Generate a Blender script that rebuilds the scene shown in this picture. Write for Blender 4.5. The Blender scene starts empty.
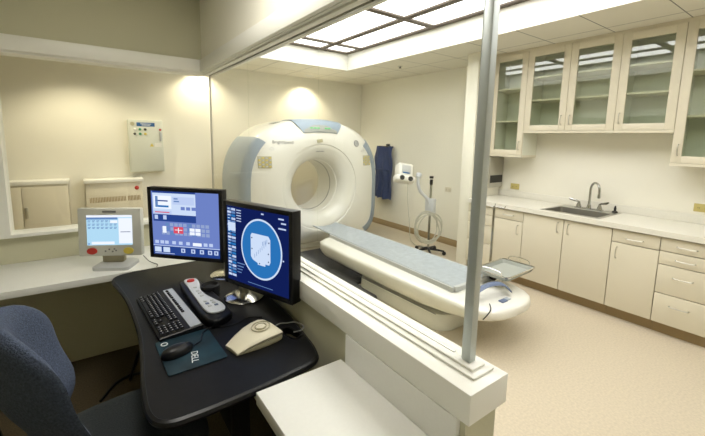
import bpy, bmesh, math, random
from mathutils import Vector, Matrix
random.seed(4)
PI = math.pi
sc = bpy.context.scene
COL = sc.collection

# ------------------------------------------------------------------ materials
def mat(name, col, rough=.5, metal=0., noise=0., nscale=40., bump=0., bscale=200., coat=0., spec=.5):
    m = bpy.data.materials.new(name); m.use_nodes = True
    nt = m.node_tree; b = nt.nodes['Principled BSDF']
    b.inputs['Base Color'].default_value = (*col, 1); b.inputs['Roughness'].default_value = rough
    b.inputs['Metallic'].default_value = metal; b.inputs['Coat Weight'].default_value = coat
    b.inputs['Specular IOR Level'].default_value = spec
    tc = nt.nodes.new('ShaderNodeTexCoord')
    if noise:
        n = nt.nodes.new('ShaderNodeTexNoise'); n.inputs['Scale'].default_value = nscale; n.inputs['Detail'].default_value = 4
        nt.links.new(tc.outputs['Object'], n.inputs['Vector'])
        r = nt.nodes.new('ShaderNodeValToRGB')
        r.color_ramp.elements[0].position = .3; r.color_ramp.elements[1].position = .7
        r.color_ramp.elements[0].color = (*[c*(1-noise) for c in col], 1)
        r.color_ramp.elements[1].color = (*[min(1, c*(1+noise)) for c in col], 1)
        nt.links.new(n.outputs['Fac'], r.inputs['Fac']); nt.links.new(r.outputs['Color'], b.inputs['Base Color'])
    if bump:
        n = nt.nodes.new('ShaderNodeTexNoise'); n.inputs['Scale'].default_value = bscale
        nt.links.new(tc.outputs['Object'], n.inputs['Vector'])
        bp = nt.nodes.new('ShaderNodeBump'); bp.inputs['Strength'].default_value = bump; bp.inputs['Distance'].default_value = .004
        nt.links.new(n.outputs['Fac'], bp.inputs['Height']); nt.links.new(bp.outputs['Normal'], b.inputs['Normal'])
    return m
def emit(name, col, s):
    m = bpy.data.materials.new(name); m.use_nodes = True; nt = m.node_tree
    nt.nodes.remove(nt.nodes['Principled BSDF'])
    e = nt.nodes.new('ShaderNodeEmission'); e.inputs['Color'].default_value = (*col, 1); e.inputs['Strength'].default_value = s
    nt.links.new(e.outputs[0], nt.nodes['Material Output'].inputs['Surface']); return m
def glass(name, tint, base, edge):
    m = bpy.data.materials.new(name); m.use_nodes = True; nt = m.node_tree
    nt.nodes.remove(nt.nodes['Principled BSDF'])
    t = nt.nodes.new('ShaderNodeBsdfTransparent'); t.inputs['Color'].default_value = (*tint, 1)
    g = nt.nodes.new('ShaderNodeBsdfGlossy'); g.inputs['Roughness'].default_value = .0
    lw = nt.nodes.new('ShaderNodeLayerWeight'); lw.inputs['Blend'].default_value = .5
    p = nt.nodes.new('ShaderNodeMath'); p.operation = 'POWER'; p.inputs[1].default_value = 4
    ma = nt.nodes.new('ShaderNodeMath'); ma.operation = 'MULTIPLY_ADD'; ma.inputs[1].default_value = edge; ma.inputs[2].default_value = base
    mx = nt.nodes.new('ShaderNodeMixShader')
    nt.links.new(lw.outputs['Facing'], p.inputs[0]); nt.links.new(p.outputs[0], ma.inputs[0]); nt.links.new(ma.outputs[0], mx.inputs['Fac'])
    nt.links.new(t.outputs[0], mx.inputs[1]); nt.links.new(g.outputs[0], mx.inputs[2])
    nt.links.new(mx.outputs[0], nt.nodes['Material Output'].inputs['Surface']); return m
def ceiling_tiles(name, col, ox, oy, pitch):
    m = mat(name, col, .9, bump=.25, bscale=150); nt = m.node_tree; b = nt.nodes['Principled BSDF']
    g = nt.nodes.new('ShaderNodeNewGeometry'); s = nt.nodes.new('ShaderNodeSeparateXYZ'); nt.links.new(g.outputs['Position'], s.inputs[0])
    outs = []
    for ax, off in (('X', ox), ('Y', oy)):
        a = nt.nodes.new('ShaderNodeMath'); a.operation = 'SUBTRACT'; a.inputs[1].default_value = off; nt.links.new(s.outputs[ax], a.inputs[0])
        f = nt.nodes.new('ShaderNodeMath'); f.operation = 'PINGPONG'; f.inputs[1].default_value = pitch/2; nt.links.new(a.outputs[0], f.inputs[0])
        l = nt.nodes.new('ShaderNodeMath'); l.operation = 'LESS_THAN'; l.inputs[1].default_value = .0045; nt.links.new(f.outputs[0], l.inputs[0]); outs.append(l)
    x = nt.nodes.new('ShaderNodeMath'); x.operation = 'MAXIMUM'; nt.links.new(outs[0].outputs[0], x.inputs[0]); nt.links.new(outs[1].outputs[0], x.inputs[1])
    mx = nt.nodes.new('ShaderNodeMix'); mx.data_type = 'RGBA'; mx.inputs['A'].default_value = (*col, 1); mx.inputs['B'].default_value = (*[c*.3 for c in col], 1)
    nt.links.new(x.outputs[0], mx.inputs['Factor']); nt.links.new(mx.outputs['Result'], b.inputs['Base Color']); return m

M = {}
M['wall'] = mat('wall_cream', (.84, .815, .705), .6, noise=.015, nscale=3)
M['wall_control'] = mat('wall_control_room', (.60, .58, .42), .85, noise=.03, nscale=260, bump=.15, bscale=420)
M['trim'] = mat('trim_white', (.86, .85, .78), .4)
M['floor'] = mat('floor_speckle', (.585, .51, .385), .42, noise=.09, nscale=70)
M['carpet'] = mat('carpet_brown', (.10, .075, .04), .95, noise=.3, nscale=120, bump=.5)
M['base'] = mat('vinyl_base', (.36, .26, .13), .6)
M['ceil'] = ceiling_tiles('ceiling_tile', (.80, .77, .66), 3.33, .97, .55)
M['lam'] = mat('laminate_cream', (.70, .65, .51), .42)
M['carcass'] = mat('cabinet_edge_brown', (.19, .13, .06), .7)
M['counter'] = mat('counter_white', (.75, .73, .64), .35, noise=.02, nscale=60)
M['desk_white'] = mat('desk_white', (.79, .785, .735), .4, noise=.012, nscale=90)
M['black'] = mat('desk_black', (.006, .006, .007), .42, noise=.2, nscale=30, bump=.06, bscale=500, spec=.2)
M['blackpl'] = mat('black_plastic', (.006, .006, .007), .35, spec=.3)
M['blackmat'] = mat('black_matte', (.009, .009, .010), .7, spec=.3)
M['chrome'] = mat('chrome', (.75, .74, .70), .18, 1)
M['panelgrey'] = mat('panel_grey', (.58, .60, .62), .45)
M['tap'] = mat('tap_chrome', (.40, .40, .37), .16, 1)
M['basin'] = mat('basin_steel', (.36, .35, .31), .38, .9)
M['tray'] = mat('tray_grey', (.36, .38, .34), .45)
M['steel'] = mat('steel', (.52, .51, .47), .32, 1)
M['nickel'] = mat('nickel', (.55, .53, .46), .35, 1)
M['alu'] = mat('aluminium', (.50, .54, .53), .42, .55)
M['gant'] = mat('gantry_cream', (.82, .81, .735), .28, coat=.3)
M['gblue'] = mat('gantry_bluegrey', (.30, .37, .45), .35)
M['tblue'] = mat('pad_grey', (.40, .44, .47), .5, noise=.1, nscale=25)
M['navy'] = mat('apron_navy', (.016, .035, .12), .6, noise=.15, nscale=30)
M['dblue'] = mat('slate_blue', (.13, .17, .27), .5)
M['mat'] = mat('dark_mat', (.045, .045, .05), .6)
M['chair'] = mat('chair_fabric', (.055, .072, .115), .95, noise=.35, nscale=170, bump=.9, bscale=230)
M['seat'] = mat('seat_fabric', (.028, .034, .037), .95, noise=.3, nscale=220, bump=.5)
M['beige'] = mat('beige_plastic', (.68, .63, .48), .45)
M['beige2'] = mat('beige_dark', (.42, .38, .25), .5)
M['lgrey'] = mat('light_grey_plastic', (.52, .53, .52), .45)
M['monw'] = mat('display_case', (.66, .66, .60), .45)
M['silver'] = mat('silver_plastic', (.48, .50, .52), .4, .2)
M['key'] = mat('key_black', (.008, .008, .009), .42, spec=.3)
M['legend'] = mat('key_legend', (.55, .55, .55), .6)
M['red'] = mat('red_plastic', (.55, .04, .03), .4)
M['yellow'] = mat('yellow_plastic', (.72, .58, .10), .4)
M['green'] = mat('green_plastic', (.03, .28, .12), .4)
M['bluesign'] = mat('blue_sign', (.02, .12, .34), .5)
M['whitepl'] = mat('white_plastic', (.80, .79, .72), .4)
M['boxgrey'] = mat('box_grey_green', (.66, .68, .59), .5)
M['keypad'] = mat('keypad_ochre', (.50, .47, .30), .5)
M['grid'] = mat('ceiling_grid_brown', (.10, .075, .055), .6)
M['outlet'] = mat('outlet_ochre', (.55, .46, .16), .5)
M['dark'] = mat('dark_slot', (.03, .03, .025), .7)
M['pad'] = mat('mousepad_teal', (.006, .024, .036), .55, noise=.6, nscale=9, spec=.3)
M['cable'] = mat('cable_grey', (.25, .25, .23), .5)
M['hose'] = mat('hose_clear', (.52, .51, .42), .3)
M['text'] = mat('lettering_grey', (.20, .20, .20), .6)
M['textw'] = mat('lettering_white', (.80, .82, .82), .6)
M['cabgl_in'] = mat('cabinet_interior', (.74, .75, .64), .6)
M['tan'] = mat('cardboard', (.34, .25, .12), .8)
M['panel'] = emit('ceiling_light_panel', (1, .985, .95), 2.8)
M['dlamp'] = emit('downlight_lamp', (1, .92, .75), 14)
M['led'] = emit('green_led', (.15, .9, .25), .7)
M['disp'] = mat('gantry_display', (.33, .34, .31), .3)
M['glass'] = glass('partition_glass', (.975, .985, .97), .022, .35)
M['cabglass'] = glass('cabinet_glass', (.93, .96, .92), .085, .45)

# ------------------------------------------------------------------ mesh helpers
class MB:
    def __init__(s): s.bm = bmesh.new()
    def _merge(s, t, mi=0, mtx=None):
        if mtx is not None: bmesh.ops.transform(t, matrix=mtx, verts=t.verts)
        mp = {v: s.bm.verts.new(v.co) for v in t.verts}
        for f in t.faces:
            try:
                nf = s.bm.faces.new([mp[v] for v in f.verts]); nf.material_index = mi
            except ValueError: pass
        t.free(); return s
    def box(s, a, b, bev=0., mi=0, mtx=None, seg=2):
        t = bmesh.new(); bmesh.ops.create_cube(t, size=1)
        for v in t.verts: v.co = Vector([(a[i]+b[i])/2 + v.co[i]*(b[i]-a[i]) for i in range(3)])
        if bev: bmesh.ops.bevel(t, geom=t.edges[:]+t.verts[:], offset=bev, segments=seg, profile=.5, affect='EDGES')
        return s._merge(t, mi, mtx)
    def prism(s, pts, z0, z1, bev=0., mi=0, mtx=None, seg=2):
        t = bmesh.new()
        lo = [t.verts.new((x, y, z0)) for x, y in pts]; hi = [t.verts.new((x, y, z1)) for x, y in pts]
        n = len(pts)
        t.faces.new(lo[::-1]); top = t.faces.new(hi)
        for i in range(n): t.faces.new((lo[i], lo[(i+1) % n], hi[(i+1) % n], hi[i]))
        bmesh.ops.recalc_face_normals(t, faces=t.faces[:])
        if bev:
            es = [e for e in t.edges if abs(e.verts[0].co.z-e.verts[1].co.z) < 1e-7]
            bmesh.ops.bevel(t, geom=es, offset=bev, segments=seg, profile=.5, affect='EDGES')
        return s._merge(t, mi, mtx)
    def loft(s, rings, closed=True, cap0=True, cap1=True, mi=0, mtx=None):
        t = bmesh.new(); R = [[t.verts.new(p) for p in r] for r in rings]; n = len(rings[0])
        for a, b in zip(R, R[1:]):
            for i in range(n if closed else n-1):
                j = (i+1) % n; t.faces.new((a[i], a[j], b[j], b[i]))
        if closed and cap0: t.faces.new(R[0][::-1])
        if closed and cap1: t.faces.new(R[-1])
        bmesh.ops.recalc_face_normals(t, faces=t.faces[:])
        return s._merge(t, mi, mtx)
    def tube(s, path, r, n=8, mi=0, mtx=None, closed=False):
        P = [Vector(p) for p in path]; rings = []; up = None; m = len(P)
        for i in range(m):
            d = (P[(i+1) % m]-P[i-1]) if closed else (P[min(i+1, m-1)]-P[max(i-1, 0)])
            d.normalize()
            if up is None: up = Vector((0, 0, 1)) if abs(d.z) < .9 else Vector((1, 0, 0))
            a = d.cross(up).normalized(); up = a.cross(d).normalized()
            rr = r[i] if isinstance(r, (list, tuple)) else r
            rings.append([P[i]+(a*math.cos(2*PI*k/n)+up*math.sin(2*PI*k/n))*rr for k in range(n)])
        if closed: rings.append(rings[0])
        return s.loft(rings, True, not closed, not closed, mi, mtx)
    def lathe(s, prof, n=24, mi=0, mtx=None):
        return s.loft([[(r*math.cos(2*PI*k/n), r*math.sin(2*PI*k/n), z) for k in range(n)] for r, z in prof], True, True, True, mi, mtx)
    def grid(s, rows, thick, mi=0):
        """an open sheet of points given a thickness along its normals"""
        t = bmesh.new(); R = [[t.verts.new(p) for p in r] for r in rows]
        for a, b in zip(R, R[1:]):
            for i in range(len(a)-1): t.faces.new((a[i], a[i+1], b[i+1], b[i]))
        bmesh.ops.recalc_face_normals(t, faces=t.faces[:])
        bmesh.ops.solidify(t, geom=t.faces[:], thickness=thick)
        return s._merge(t, mi)
    def text(s, txt, size, mtx, mi=0, depth=.0004, align='CENTER'):
        cu = bpy.data.curves.new('t', 'FONT'); cu.body = txt; cu.size = size; cu.align_x = align; cu.align_y = 'CENTER'; cu.extrude = depth; cu.resolution_u = 3
        o = bpy.data.objects.new('t', cu); COL.objects.link(o); bpy.context.view_layer.update()
        me = bpy.data.meshes.new_from_object(o.evaluated_get(bpy.context.evaluated_depsgraph_get()))
        t = bmesh.new(); t.from_mesh(me); s._merge(t, mi, mtx)
        bpy.data.objects.remove(o); bpy.data.curves.remove(cu); bpy.data.meshes.remove(me); return s
    def build(s, name, ms, parent=None, ang=35, loc=None, rotz=0.):
        if not isinstance(ms, (list, tuple)): ms = [ms]
        me = bpy.data.meshes.new(name); s.bm.to_mesh(me); s.bm.free()
        for m in ms: me.materials.append(M[m] if isinstance(m, str) else m)
        for p in me.polygons: p.use_smooth = True
        me.set_sharp_from_angle(angle=math.radians(ang))
        o = bpy.data.objects.new(name, me); COL.objects.link(o)
        if parent: o.parent = parent
        if loc is not None: o.location = loc; o.rotation_euler.z = rotz
        return o
def tag(o, label, cat, group=None, kind=None):
    if label: o['label'] = label
    if cat: o['category'] = cat
    if group: o['group'] = group
    if kind: o['kind'] = kind
    return o
def thing(name, label, cat, loc, rotz=0., group=None):
    o = bpy.data.objects.new(name, None); COL.objects.link(o); o.location = loc; o.rotation_euler.z = rotz
    o.empty_display_size = .05
    return tag(o, label, cat, group)
def copy_tree(o, parent=None):
    c = o.copy(); COL.objects.link(c); c.parent = parent
    for ch in [k for k in bpy.data.objects if k.parent == o]: copy_tree(ch, c)
    return c
def struct(name, mb, m, **k):
    o = mb.build(name, m, **k); o['kind'] = 'structure'; return o
def T(x, y, z): return Matrix.Translation((x, y, z))
def RX(a): return Matrix.Rotation(a, 4, 'X')
def RY(a): return Matrix.Rotation(a, 4, 'Y')
def RZ(a): return Matrix.Rotation(a, 4, 'Z')
def smooth(pts, n=6, closed=True):
    """Catmull-Rom through points"""
    out = []; m = len(pts); V = [Vector(p) for p in pts]
    for i in range(m if closed else m-1):
        p0, p1, p2, p3 = (V[(i-1) % m], V[i], V[(i+1) % m], V[(i+2) % m]) if closed else (V[max(i-1, 0)], V[i], V[i+1], V[min(i+2, m-1)])
        for k in range(n):
            t = k/n; out.append(.5*((2*p1)+(-p0+p2)*t+(2*p0-5*p1+4*p2-p3)*t*t+(-p0+3*p1-3*p2+p3)*t**3))
    if not closed: out.append(V[-1])
    return [tuple(v) for v in out]
def rrect(x0, y0, x1, y1, r, n=5):
    out = []
    for cx, cy, a in ((x1-r, y0+r, -PI/2), (x1-r, y1-r, 0), (x0+r, y1-r, PI/2), (x0+r, y0+r, PI)):
        for k in range(n+1): out.append((cx+r*math.cos(a+PI/2*k/n), cy+r*math.sin(a+PI/2*k/n)))
    return out

# ------------------------------------------------------------------ the setting
CE = 2.60
XR, YB = 4.40, 5.86                     # right wall, back wall
XP, YP = .82, 3.06                      # glass planes of the control room
b = MB(); b.box((-3.0, 3.06, -.1), (XR, YB, 0)); b.box((.80, -2.2, -.1), (XR, 3.06, 0)); struct('floor', b, 'floor')
b = MB(); b.box((-1.4, -2.2, -.1), (.80, 3.06, 0)); struct('floor', b, 'carpet')
WX0, WX1, WY0, WY1 = 1.36, 3.335, -1.1, 4.81   # light well in the ceiling
b = MB()
b.box((-3.0, -2.2, CE), (WX0, YB, CE+.1)); b.box((WX1, -2.2, CE), (XR, YB, CE+.1))
b.box((WX0, WY1, CE), (WX1, YB, CE+.1)); b.box((WX0, -2.2, CE), (WX1, WY0, CE+.1)); struct('ceiling', b, 'ceil')
b = MB(); h = .30
b.box((WX0-.02, WY0, CE+.1), (WX0, WY1, CE+h)); b.box((WX1, WY0, CE+.1), (WX1+.02, WY1, CE+h))
b.box((WX0-.02, WY1, CE+.1), (WX1+.02, WY1+.02, CE+h)); b.box((WX0-.02, WY0-.02, CE+.1), (WX1+.02, WY0, CE+h))
b.box((WX0-.02, WY0-.02, CE+h), (WX1+.02, WY1+.02, CE+h+.03))
for a in ((WX0, WY0, WX0+.004, WY1), (WX1-.004, WY0, WX1, WY1), (WX0, WY1-.004, WX1, WY1), (WX0, WY0, WX1, WY0+.004)):
    b.box((a[0], a[1], CE-.002), (a[2], a[3], CE+h))
struct('trim_1', b, 'trim')
b = MB(); b.box((-3.0, YB, 0), (XR+.1, YB+.1, CE)); struct('wall_back', b, 'wall')
b = MB(); b.box((XR, -2.2, 0), (XR+.1, YB, CE)); b.box((3.80, 2.79, 0), (XR, 2.95, CE), .004); struct('wall_right', b, 'wall')
b = MB(); b.box((-3.1, 3.06, 0), (-3.0, YB, CE)); struct('wall_left', b, 'wall')
b = MB(); b.box((-1.5, -2.2, 0), (-1.4, 3.0, CE)); struct('wall_control', b, 'wall_control')
b = MB(); b.box((-1.5, -2.3, 0), (XR+.1, -2.2, CE)); struct('wall_near', b, 'wall')
# low walls under the glass, their white ledges and the header above
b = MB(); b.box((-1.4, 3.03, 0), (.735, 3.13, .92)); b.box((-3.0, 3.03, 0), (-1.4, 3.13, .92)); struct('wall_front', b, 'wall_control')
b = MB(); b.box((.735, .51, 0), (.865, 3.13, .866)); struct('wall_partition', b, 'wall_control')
b = MB(); b.box((.72, .49, .866), (.88, 3.13, .95), .003)
b.box((.772, .520, .95), (.860, 3.06, .958), .003); b.box((.790, .538, .958), (.846, 3.05, .966), .003)
struct('trim_2', b, 'trim')
b = MB(); b.box((-1.4, 2.98, .92), (.72, 3.13, .942), .003); struct('trim_3', b, 'trim')
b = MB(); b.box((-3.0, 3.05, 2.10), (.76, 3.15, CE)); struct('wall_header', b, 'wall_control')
b = MB(); b.box((.76, .3, 2.10), (.86, 3.15, CE)); struct('wall_header', b, 'wall')  # cream instead of the control room paint: stronger light here put into the colour
b = MB()
b.box((-1.4, 3.00, 2.035), (.745, 3.05, 2.125), .003); b.box((-1.4, 3.02, 2.022), (.765, 3.15, 2.06), .003)
b.box((.735, .3, 2.035), (.76, 3.05, 2.125), .003); b.box((.755, .3, 2.030), (.862, 3.14, 2.11), .003)
b.box((.772, .3, 2.020), (.803, 3.06, 2.032), .002); b.box((.832, .3, 2.020), (.852, 3.06, 2.032), .002)
struct('trim_4', b, 'trim')
b = MB(); b.box((-1.4, 2.98, .942), (-.40, 3.13, 2.022)); struct('trim_5', b, 'trim')
b = MB(); b.box((-.40, 3.055, .942), (.805, 3.063, 2.022)); struct('window_1', b, 'glass')
b = MB()
b.box((.816, .5875, .966), (.824, 1.393, 2.018)); b.box((.816, 1.399, .966), (.824, 2.23, 2.018)); b.box((.816, 2.236, .966), (.824, 3.05, 2.018))
struct('window_2', b, 'glass')
b = MB(); b.box((.812, .62, 2.017), (.828, 3.05, 2.0295)); b.box((.8145, .62, .965), (.8255, 3.05, .968))
b.box((.814, 3.05, .966), (.826, 3.062, 2.018)); struct('trim_6', b, 'steel')
b = MB(); b.box((.806, .560, .966), (.832, .586, 2.018), .002)
b.box((.8125, .586, .966), (.8155, .592, 2.018)); b.box((.8245, .586, .966), (.828, .592, 2.018)); struct('trim_7', b, 'alu')
b = MB(); b.box((XR-.012, 2.96, 0), (XR, YB, .10), .003); struct('baseboard_right', b, 'base')
b = MB(); b.box((-3.0, YB-.012, 0), (XR-.012, YB, .10), .003); struct('baseboard_back', b, 'base')

# ceiling light with its brown grid
t = thing('ceiling_light', 'long recessed ceiling light with white panels in a dark brown grid', 'ceiling light', (0, 0, 2.85))
bx = [1.395, 1.86, 2.845, 3.30]; by = [-1.06, .34, 1.70, 3.06, 4.42, 4.775]
b = MB()
for x in bx: b.box((x-.04, WY0+.005, -.018), (x+.04, WY1-.005, .0))
for i in range(len(bx)-1):
    for y in by: b.box((bx[i]+.04, y-.04, -.018), (bx[i+1]-.04, y+.04, .0))
b.build('grid_frame', 'grid', t)
for i in range(len(bx)-1):
    for j in range(len(by)-1):
        b = MB(); b.box((bx[i]+.0, by[j], .001), (bx[i+1]-.002, by[j+1]-.002, .012)); b.build('light_panel', 'panel', t)

def downlight(x, y, label, e):
    t = thing('downlight', label, 'downlight', (x, y, CE), group='downlights washing the back wall')
    b = MB(); b.lathe([(.085, -.004), (.085, -.0005), (.05, -.0005), (.05, -.004)], 28); b.build('trim_ring', 'whitepl', t)
    b = MB(); b.lathe([(.048, -.003), (.048, -.001)], 24); b.build('lamp', 'dlamp', t)
    l = bpy.data.lights.new('spot', 'SPOT'); l.energy = e; l.spot_size = 2.2; l.spot_blend = .6; l.shadow_soft_size = .05; l.color = (1, .88, .66)
    o = bpy.data.objects.new('spot_light', l); COL.objects.link(o); o.parent = t; o.location = (0, 0, -.02)
    return t
downlight(3.12, 5.62, 'round ceiling downlight glowing on back wall above the scanner', 30)
downlight(1.42, 5.66, 'round downlight behind the header glowing at the glass corner', 28)
downlight(-.05, 5.15, 'round downlight behind the header above the low cabinet', 42)

t = thing('sprinkler', 'small chrome fire sprinkler in the tiled ceiling', 'sprinkler', (3.70, 4.03, CE))
b = MB(); b.lathe([(.035, -.006), (.035, 0)], 20); b.build('rose', 'nickel', t)
b = MB(); b.lathe([(.009, -.022), (.009, -.006)], 12); b.lathe([(.02, -.027), (.02, -.022)], 12); b.build('nozzle', 'dark', t)

# ------------------------------------------------------------------ base cabinets along the right wall
XF, XB = 3.77, 4.395
def pull(b, p0, p1, out):
    """arched wire pull between two points standing off along `out`"""
    p0, p1, o = Vector(p0), Vector(p1), Vector(out)
    pts = [p0, p0+o*.75, p0.lerp(p1, .15)+o, p0.lerp(p1, .5)+o*1.12, p0.lerp(p1, .85)+o, p1+o*.75, p1]
    b.tube(smooth([tuple(p) for p in pts], 3, False), .0042, 6)
def base_cabinet(y0, y1, fronts, label, group='base cabinets along the right wall'):
    """fronts: list of (kind, y0, y1, z0, z1, handle centre (y, z), vertical?) in room coordinates"""
    yc = (y0+y1)/2
    t = thing('base_cabinet', label, 'cabinet', (XF, yc, 0), 0, group)
    b = MB(); ya, yb = y0-yc+.001, y1-yc-.001
    b.box((.021, ya, .10), (XB-XF, ya+.018, .828)); b.box((.021, yb-.018, .10), (XB-XF, yb, .828)); b.box((.021, ya+.018, .10), (XB-XF, yb-.018, .118)); b.box((XB-XF-.012, ya+.018, .118), (XB-XF, yb-.018, .828)); b.box((.021, ya+.018, .118), (.030, yb-.018, .828)); b.build('body', 'carcass', t)
    b = MB(); b.box((.07, y0-yc+.001, 0), (.09, y1-yc-.001, .0995)); b.build('toe_kick', 'base', t)
    for kind, a, c, z0, z1, hc, vert in fronts:
        b = MB(); b.box((0, a-yc+.003, z0+.003), (.02, c-yc-.003, z1-.003), .0015)
        f = b.build(kind, 'lam', t)
        b = MB(); hy, hz = hc[0]-yc, hc[1]
        if vert: pull(b, (0, hy, hz-.048), (0, hy, hz+.048), (-.03, 0, 0))
        else: pull(b, (0, hy-.06, hz), (0, hy+.06, hz), (-.03, 0, 0))
        b.build('handle', 'nickel', f)
    return t
ZT = .822
base_cabinet(2.42, 2.785, [('drawer', 2.42, 2.785, .715, ZT, (2.60, .77), 0), ('drawer', 2.42, 2.785, .59, .715, (2.60, .655), 0),
    ('drawer', 2.42, 2.785, .37, .59, (2.60, .49), 0), ('drawer', 2.42, 2.785, .103, .37, (2.60, .25), 0)], 'cream four-drawer base cabinet half hidden behind the metal post')
base_cabinet(2.08, 2.42, [('drawer', 2.08, 2.42, .71, ZT, (2.25, .765), 0), ('door', 2.08, 2.42, .103, .71, (2.13, .62), 1)], 'narrow cream base cabinet with one drawer and door left of the sink cabinet')
base_cabinet(1.25, 2.08, [('door', 1.665, 2.08, .103, ZT, (1.715, .735), 1), ('door', 1.25, 1.665, .103, ZT, (1.615, .735), 1)], 'wide cream two-door base cabinet under the sink')
base_cabinet(.905, 1.25, [('drawer', .905, 1.25, .705, ZT, (1.078, .755), 0), ('door', .905, 1.25, .103, .705, (1.20, .615), 1)], 'cream base cabinet with one drawer and door right of the sink cabinet')
base_cabinet(.56, .905, [('drawer', .56, .905, .71, ZT, (.735, .765), 0), ('drawer', .56, .905, .60, .71, (.735, .655), 0),
    ('drawer', .56, .905, .358, .60, (.735, .51), 0), ('drawer', .56, .905, .103, .358, (.735, .27), 0)], 'cream four-drawer base cabinet at the right end of the counter')
SX0, SX1, SY0, SY1 = 3.83, 4.20, 1.40, 1.91
b = MB()
b.box((3.745, .55, .83), (SX0, 2.785, .876)); b.box((SX1, .55, .83), (XB, 2.785, .876)); b.box((SX0, .55, .83), (SX1, SY0, .876)); b.box((SX0, SY1, .83), (SX1, 2.785, .876))
b.box((4.38, .55, .876), (XB, 2.785, .955), .003)
o = b.build('countertop', 'counter'); tag(o, 'long off-white countertop with low backsplash holding the sink', 'countertop')
# sink
t = thing('sink', 'rectangular stainless steel sink set in the right counter', 'sink', ((SX0+SX1)/2, (SY0+SY1)/2, .8765))
hx, hy = (SX1-SX0)/2, (SY1-SY0)/2
b = MB()
for a in ((-hx-.02, -hy-.02, -hx+.012, hy+.02), (hx-.012, -hy-.02, hx+.145, hy+.02), (-hx+.012, -hy-.02, hx-.012, -hy+.012), (-hx+.012, hy-.012, hx-.012, hy+.02)):
    b.box((a[0], a[1], 0), (a[2], a[3], .004), .001)
b.build('rim', 'steel', t)
b = MB(); e = .012
def rr(k, z, r): return [(x, y, z) for x, y in rrect(-hx+e+k, -hy+e+k, hx-e-k, hy-e-k, r)]
b.loft([rr(0, .002, .03), rr(.004, -.04, .03), rr(.012, -.15, .04), rr(.05, -.165, .04)], True, False, True); b.build('basin', 'basin', t)
b = MB(); b.lathe([(.04, -.1645), (.04, -.162), (.02, -.163)], 20); b.build('drain', 'nickel', t)
# faucet
FX, FY, FZ = 4.275, 1.655, .8805
t = thing('faucet', 'chrome gooseneck faucet with two wing handles behind the sink', 'faucet', (FX, FY, FZ))
b = MB(); b.box((-.03, -.13, 0), (.03, .13, .012), .005); b.build('base_plate', 'tap', t)
b = MB(); b.lathe([(.022, .012), (.018, .04), (.011, .06)], 16)
ux, uy = -.55, -.835
pts = [(0, 0, .05), (0, 0, .21)]+[(ux*.065*(1-math.cos(a)), uy*.065*(1-math.cos(a)), .21+.075*math.sin(a)) for a in [PI*k/10 for k in range(1, 10)]]+[(ux*.13, uy*.13, .21), (ux*.13, uy*.13, .16)]
b.tube(pts, .011, 10); b.lathe([(.014, .0), (.014, .03)], 12, mtx=T(ux*.13, uy*.13, .135)); b.build('spout', 'tap', t)
for s in (-1, 1):
    b = MB(); b.lathe([(.026, .012), (.022, .03), (.013, .055), (.011, .07)], 14, mtx=T(0, s*.1, 0))
    b.tube([(0, s*.1, .066), (-.02, s*.12, .076), (-.03, s*.17, .088), (-.035, s*.19, .10)], [.008, .010, .013, .008], 8); b.build('wing_handle', 'tap', t)
t = thing('sink_sprayer', 'small black sink sprayer at the right end of the sink', 'sprayer', (4.30, 1.425, .8805))
b = MB(); b.lathe([(.026, 0), (.024, .012), (.012, .02)], 16); b.build('holder', 'dark', t)
b = MB(); b.lathe([(.010, .02), (.012, .04), (.007, .065), (.004, .07)], 12); b.build('head', 'blackpl', t)

# upper cabinets
UX = 4.07
def upper_cabinet(y0, y1, z0, doors, shelves, label):
    yc = (y0+y1)/2; w = (y1-y0)/2-.0008; zt = 2.572
    t = thing('wall_cabinet', label, 'cabinet', (UX, yc, z0), 0, 'glass fronted cabinets on the right wall')
    hgt = zt-z0
    b = MB(); b.box((.022, -w, 0), (.325, w, .018)); b.box((.022, -w, hgt-.018), (.325, w, hgt))
    b.box((.022, -w, .018), (.325, -w+.018, hgt-.018)); b.box((.022, w-.018, .018), (.325, w, hgt-.018)); b.box((.315, -w+.018, .018), (.325, w-.018, hgt-.018))
    b.build('body', ['cabgl_in'], t)
    b = MB(); b.box((.0, -w, -.024), (.325, w, -.0005)); b.build('bottom_rail', 'lam', t)
    for z in shelves:
        b = MB(); b.box((.03, -w+.019, z-z0), (.314, w-.019, z-z0+.018)); b.build('shelf', 'lam', t)
    for a, c, hy in doors:
        a, c, hy = a-yc+.002, c-yc-.002, hy-yc
        f = MB(); s = .068
        f.box((0, a, .002), (.02, a+s, hgt-.002), .001); f.box((0, c-s, .002), (.02, c, hgt-.002), .001)
        f.box((0, a+s, .002), (.02, c-s, .060), .001); f.box((0, a+s, hgt-.074), (.02, c-s, hgt-.002), .001)
        d = f.build('door', 'lam', t)
        p = MB(); p.box((.008, a+s, .060), (.013, c-s, hgt-.074)); p.build('pane', 'cabglass', d)
        q = MB(); pull(q, (0, hy, .065), (0, hy, .155), (-.026, 0, 0)); q.build('handle', 'nickel', d)
        hs = a+.02 if hy > (a+c)/2 else c-.02
        for zz in (.12, hgt/2, hgt-.14):
            k = MB(); k.lathe([(.006, 0), (.006, .05)], 8, mtx=T(.026, hs, zz)); k.build('hinge', 'dark', d)
    return t
upper_cabinet(2.335, 2.765, 1.415, [(2.335, 2.765, 2.372)], (1.80, 2.17), 'low-hanging glass cabinet in the corner behind the metal post')
upper_cabinet(1.44, 2.335, 1.695, [(1.885, 2.335, 1.925), (1.44, 1.885, 1.84)], (2.02, 2.27), 'two-door glass cabinet above the sink')
upper_cabinet(.99, 1.44, 1.695, [(.99, 1.44, 1.40)], (2.02, 2.27), 'single-door glass cabinet right of the two-door cabinet')
upper_cabinet(.54, .99, 1.415, [(.54, .99, .945)], (1.80, 2.17), 'low-hanging glass cabinet at the right edge of the photo')
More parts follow.
